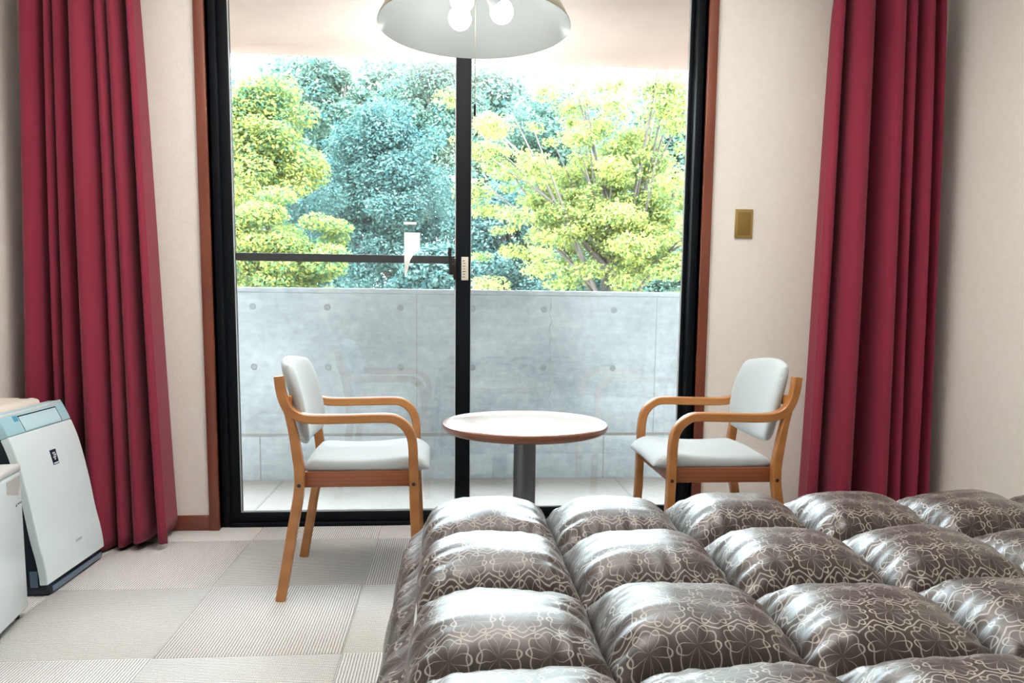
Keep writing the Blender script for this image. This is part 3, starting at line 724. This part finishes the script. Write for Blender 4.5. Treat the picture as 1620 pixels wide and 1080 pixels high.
# ------------------------------------------------------------------ outdoors
GZ = -3.6
bm = bmesh.new(); bmesh.ops.create_grid(bm, x_segments=1, y_segments=1, size=70)
gr = obj('ground', me_from_bm('ground', bm), M['grass'], None, (0, 75, GZ)); tag(gr, 'leaf-strewn ground below the trees', kind='structure')
CF, CH_ = 1170.0, CAM_H
def at(px, py, Y):
    d = F + Rv*((px-810)/CF) - Uv*((py-607)/CF); return Vector((0, 0, CH_)) + d*(Y/d.y)
def leaves_mesh(name, centers, radii, n, size, flat=.0, upbias=.8, shell=.55):
    """n leaves scattered in ellipsoidal clumps: centers (k,3), radii (k,3)"""
    centers = np.asarray(centers, float); radii = np.asarray(radii, float)
    vol = np.prod(radii, axis=1)**.8; pick = rng.choice(len(centers), n, p=vol/vol.sum())
    v = rng.normal(size=(n, 3)); v /= np.linalg.norm(v, axis=1, keepdims=True)
    r = shell + (1-shell)*rng.random(n)**.6
    r = np.where(rng.random(n) < .25, rng.random(n), r)
    P = centers[pick] + v*radii[pick]*r[:, None]
    nr = v*.5 + rng.normal(size=(n, 3))*.55 + np.array([0, 0, upbias]); nr /= np.linalg.norm(nr, axis=1, keepdims=True)
    a = np.cross(nr, rng.normal(size=(n, 3))); a /= np.linalg.norm(a, axis=1, keepdims=True); b = np.cross(nr, a)
    s = size*(.6+.8*rng.random(n))[:, None]
    Q = np.stack([P - a*s*.5, P + b*s*.28, P + a*s*.5, P - b*s*.28], 1).reshape(-1, 3)
    me = bpy.data.meshes.new(name); me.vertices.add(4*n); me.vertices.foreach_set('co', Q.astype(np.float32).ravel())
    me.loops.add(4*n); me.loops.foreach_set('vertex_index', np.arange(4*n, dtype=np.int32))
    me.polygons.add(n); me.polygons.foreach_set('loop_start', np.arange(0, 4*n, 4, dtype=np.int32)); me.polygons.foreach_set('loop_total', np.full(n, 4, np.int32))
    me.update(calc_edges=True); me.validate(); return me
ML = dict(yellow=m_leaf('spring_leaf', (.020, .088, .058), (.235, .24, .05)), maple=m_leaf('maple_leaf', (.05, .115, .058), (.265, .275, .065), .45), ever=m_leaf('evergreen_leaf', (.012, .050, .055), (.085, .145, .128), .3), blue=m_leaf('blue_green_leaf', (.025, .075, .075), (.115, .175, .12), .35))  # spring and maple tones hold foliage shade and yellow highlights, mixed at random
def limb(parent, pts, r0, r1, name='branch'):
    p = spline([tuple(q) for q in pts], 14); rad = np.linspace(r0, r1, 14)
    return obj(name, tube_mesh(name, p, rad, 6), M['bark'], parent)
def tree(name, label, px, py, Y, rx, rz, nclump, nleaf, lsize, lm, clump=.33, flat=.75, group='trees beyond the balcony', ry=None, branches=6, trunk_r=.14):
    c = at(px, py, Y); k = Y/CF; RX, RZ = rx*k, rz*k; RY = (ry*k if ry else RX*.8)
    root = empty(name, (c.x, c.y, GZ)); tag(root, label, 'tree', group)
    cz = c.z-GZ; rs = rng
    nsub = max(5, nclump//8)
    v = rs.normal(size=(nsub, 3)); v /= np.linalg.norm(v, axis=1, keepdims=True)
    sub = v*(rs.random(nsub)**.45)[:, None]*np.array([RX, RY, RZ])*.68; sub[0] = (0, 0, RZ*.45)
    w = rs.normal(size=(nclump, 3)); w[:, 2] = np.abs(w[:, 2])*.9+.05*w[:, 2]; w /= np.linalg.norm(w, axis=1, keepdims=True)
    ctr = sub[rs.integers(nsub, size=nclump)] + w*np.array([RX, RY, RZ])*.36*rs.uniform(.5, 1.1, (nclump, 1)) + np.array([0, 0, cz])
    h_ = nclump//2; v = rs.normal(size=(h_, 3)); v /= np.linalg.norm(v, axis=1, keepdims=True)
    ctr[:h_] = v*(rs.random(h_)**.42)[:, None]*np.array([RX, RY, RZ])*.86 + np.array([0, 0, cz])
    sz = clump*min(RX, RZ)*(.7+.6*rs.random(nclump)); rad = np.stack([sz, sz, sz*flat], 1)
    fo = obj('foliage', leaves_mesh('foliage', ctr, rad, nleaf, lsize), lm, root); fo['kind'] = 'stuff'
    lean = rs.normal()*.1*RX
    limb(root, [(0, 0, 0), (lean*.3, 0, cz*.4), (lean, 0, cz-RZ*.3), (lean*1.2, 0, cz+RZ*.5)], trunk_r, trunk_r*.25, 'trunk')
    for b in range(branches):
        a = rs.uniform(0, 6.28); q = ctr[rs.integers(nclump)]
        s = (lean*.8, 0, cz-RZ*rs.uniform(.2, .7))
        limb(root, [s, ((s[0]+q[0])/2, (s[1]+q[1])/2, (s[2]+q[2])/2+.1*RZ), tuple(q)], trunk_r*.4, trunk_r*.1)
    return root
tree('broadleaf_tree', 'rounded yellow-green tree behind the parapet at the window edge', 405, 255, 11.5, 120, 150, 110, 60000, .058, ML['yellow'], clump=.24)
tree('broadleaf_tree', 'low spreading yellow-green tree just above the parapet', 425, 410, 9.5, 140, 125, 110, 60000, .05, ML['yellow'], clump=.24, flat=.5)
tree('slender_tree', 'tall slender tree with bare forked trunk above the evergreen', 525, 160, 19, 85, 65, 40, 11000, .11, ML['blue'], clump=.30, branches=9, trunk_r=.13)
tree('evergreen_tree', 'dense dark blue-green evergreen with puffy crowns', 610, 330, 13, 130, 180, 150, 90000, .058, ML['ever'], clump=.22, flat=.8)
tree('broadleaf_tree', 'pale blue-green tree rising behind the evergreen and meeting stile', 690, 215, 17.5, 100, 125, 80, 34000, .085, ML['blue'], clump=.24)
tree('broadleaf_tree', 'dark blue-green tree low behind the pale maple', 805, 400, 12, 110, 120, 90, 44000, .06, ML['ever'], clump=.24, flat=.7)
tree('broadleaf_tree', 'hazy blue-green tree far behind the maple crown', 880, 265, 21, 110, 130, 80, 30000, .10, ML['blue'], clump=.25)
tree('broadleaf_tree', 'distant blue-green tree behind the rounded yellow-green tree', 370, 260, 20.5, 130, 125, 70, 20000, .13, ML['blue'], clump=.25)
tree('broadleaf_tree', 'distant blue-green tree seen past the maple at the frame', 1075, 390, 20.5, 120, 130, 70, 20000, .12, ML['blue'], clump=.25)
tree('evergreen_tree', 'dark evergreen filling the gap under the slender tree', 515, 390, 16, 120, 160, 90, 36000, .085, ML['ever'], clump=.25)
tree('broadleaf_tree', 'yellow-green tree standing outside beyond the latched door panel', 130, 300, 13, 120, 160, 60, 16000, .10, ML['yellow'])
tree('broadleaf_tree', 'yellow-green tree standing outside to the far side of the maple', 1270, 300, 12, 120, 160, 60, 16000, .10, ML['yellow'])
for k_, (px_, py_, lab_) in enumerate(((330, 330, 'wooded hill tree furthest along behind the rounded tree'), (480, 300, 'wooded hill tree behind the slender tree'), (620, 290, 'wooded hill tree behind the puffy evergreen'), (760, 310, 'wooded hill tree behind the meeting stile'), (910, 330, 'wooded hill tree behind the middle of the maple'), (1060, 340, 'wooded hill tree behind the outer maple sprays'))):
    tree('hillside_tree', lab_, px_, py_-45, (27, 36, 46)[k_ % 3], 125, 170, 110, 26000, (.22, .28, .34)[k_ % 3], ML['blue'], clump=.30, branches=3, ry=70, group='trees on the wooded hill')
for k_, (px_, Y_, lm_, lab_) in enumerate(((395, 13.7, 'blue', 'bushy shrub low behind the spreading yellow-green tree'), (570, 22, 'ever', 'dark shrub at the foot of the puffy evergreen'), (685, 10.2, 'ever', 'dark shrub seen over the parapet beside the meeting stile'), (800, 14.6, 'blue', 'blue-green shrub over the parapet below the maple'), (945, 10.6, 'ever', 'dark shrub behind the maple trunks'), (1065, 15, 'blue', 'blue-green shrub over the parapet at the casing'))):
    t_ = tree('shrub', lab_, px_, 450, Y_, 95, 70, 50, 18000, .07, ML[lm_], clump=.34, branches=3, trunk_r=.06, group='shrubs over the parapet'); t_['category'] = 'shrub'
# the pale maple: fan of thin limbs carrying flat sprays
mp = at(960, 470, 8.6); root = empty('maple_tree', (mp.x, mp.y, GZ)); tag(root, 'pale yellow-green maple with fanning bare branches and layered sprays', 'tree', 'trees beyond the balcony')
zc = mp.z-GZ; k = 8.6/CF
limb(root, [(0, 0, 0), (.05, 0, zc*.5), (0, 0, zc)], .10, .07, 'trunk'); limb(root, [(.32, .2, 0), (.35, .2, zc*.6), (.30, .2, zc+.9)], .075, .05, 'trunk')
ctr, rad = [], []
for b in range(38):
    tx = rng.uniform(-215, 150); tz = rng.uniform(90, 400); ty = rng.uniform(-.9, .9)
    if tx < -120: tz = min(tz, 300)
    tip = np.array([tx*k, ty, zc+tz*k]); st = np.array([rng.uniform(-.05, .32), 0.05, zc+rng.uniform(-.2, .5)])
    midp = st*.45+tip*.55 + np.array([.05*np.sign(tx), 0, .12])
    limb(root, [st, midp, tip], .028, .007)
    for s in np.linspace(.30, 1.0, 6):
        q = st*(1-s)+tip*s + rng.normal(size=3)*np.array([.20, .22, .12])
        ctr.append(q); w = rng.uniform(.10, .28); rad.append((w, w, w*.55))
for b in range(60):
    q = np.array([rng.uniform(-205, 150)*k, rng.uniform(-.8, .8), zc+rng.uniform(-60, 120)*k]); w = rng.uniform(.12, .28); ctr.append(q); rad.append((w, w, w*.45))
fo = obj('foliage', leaves_mesh('foliage', ctr, rad, 90000, .042, upbias=.7, shell=.1), ML['maple'], root); fo['kind'] = 'stuff'
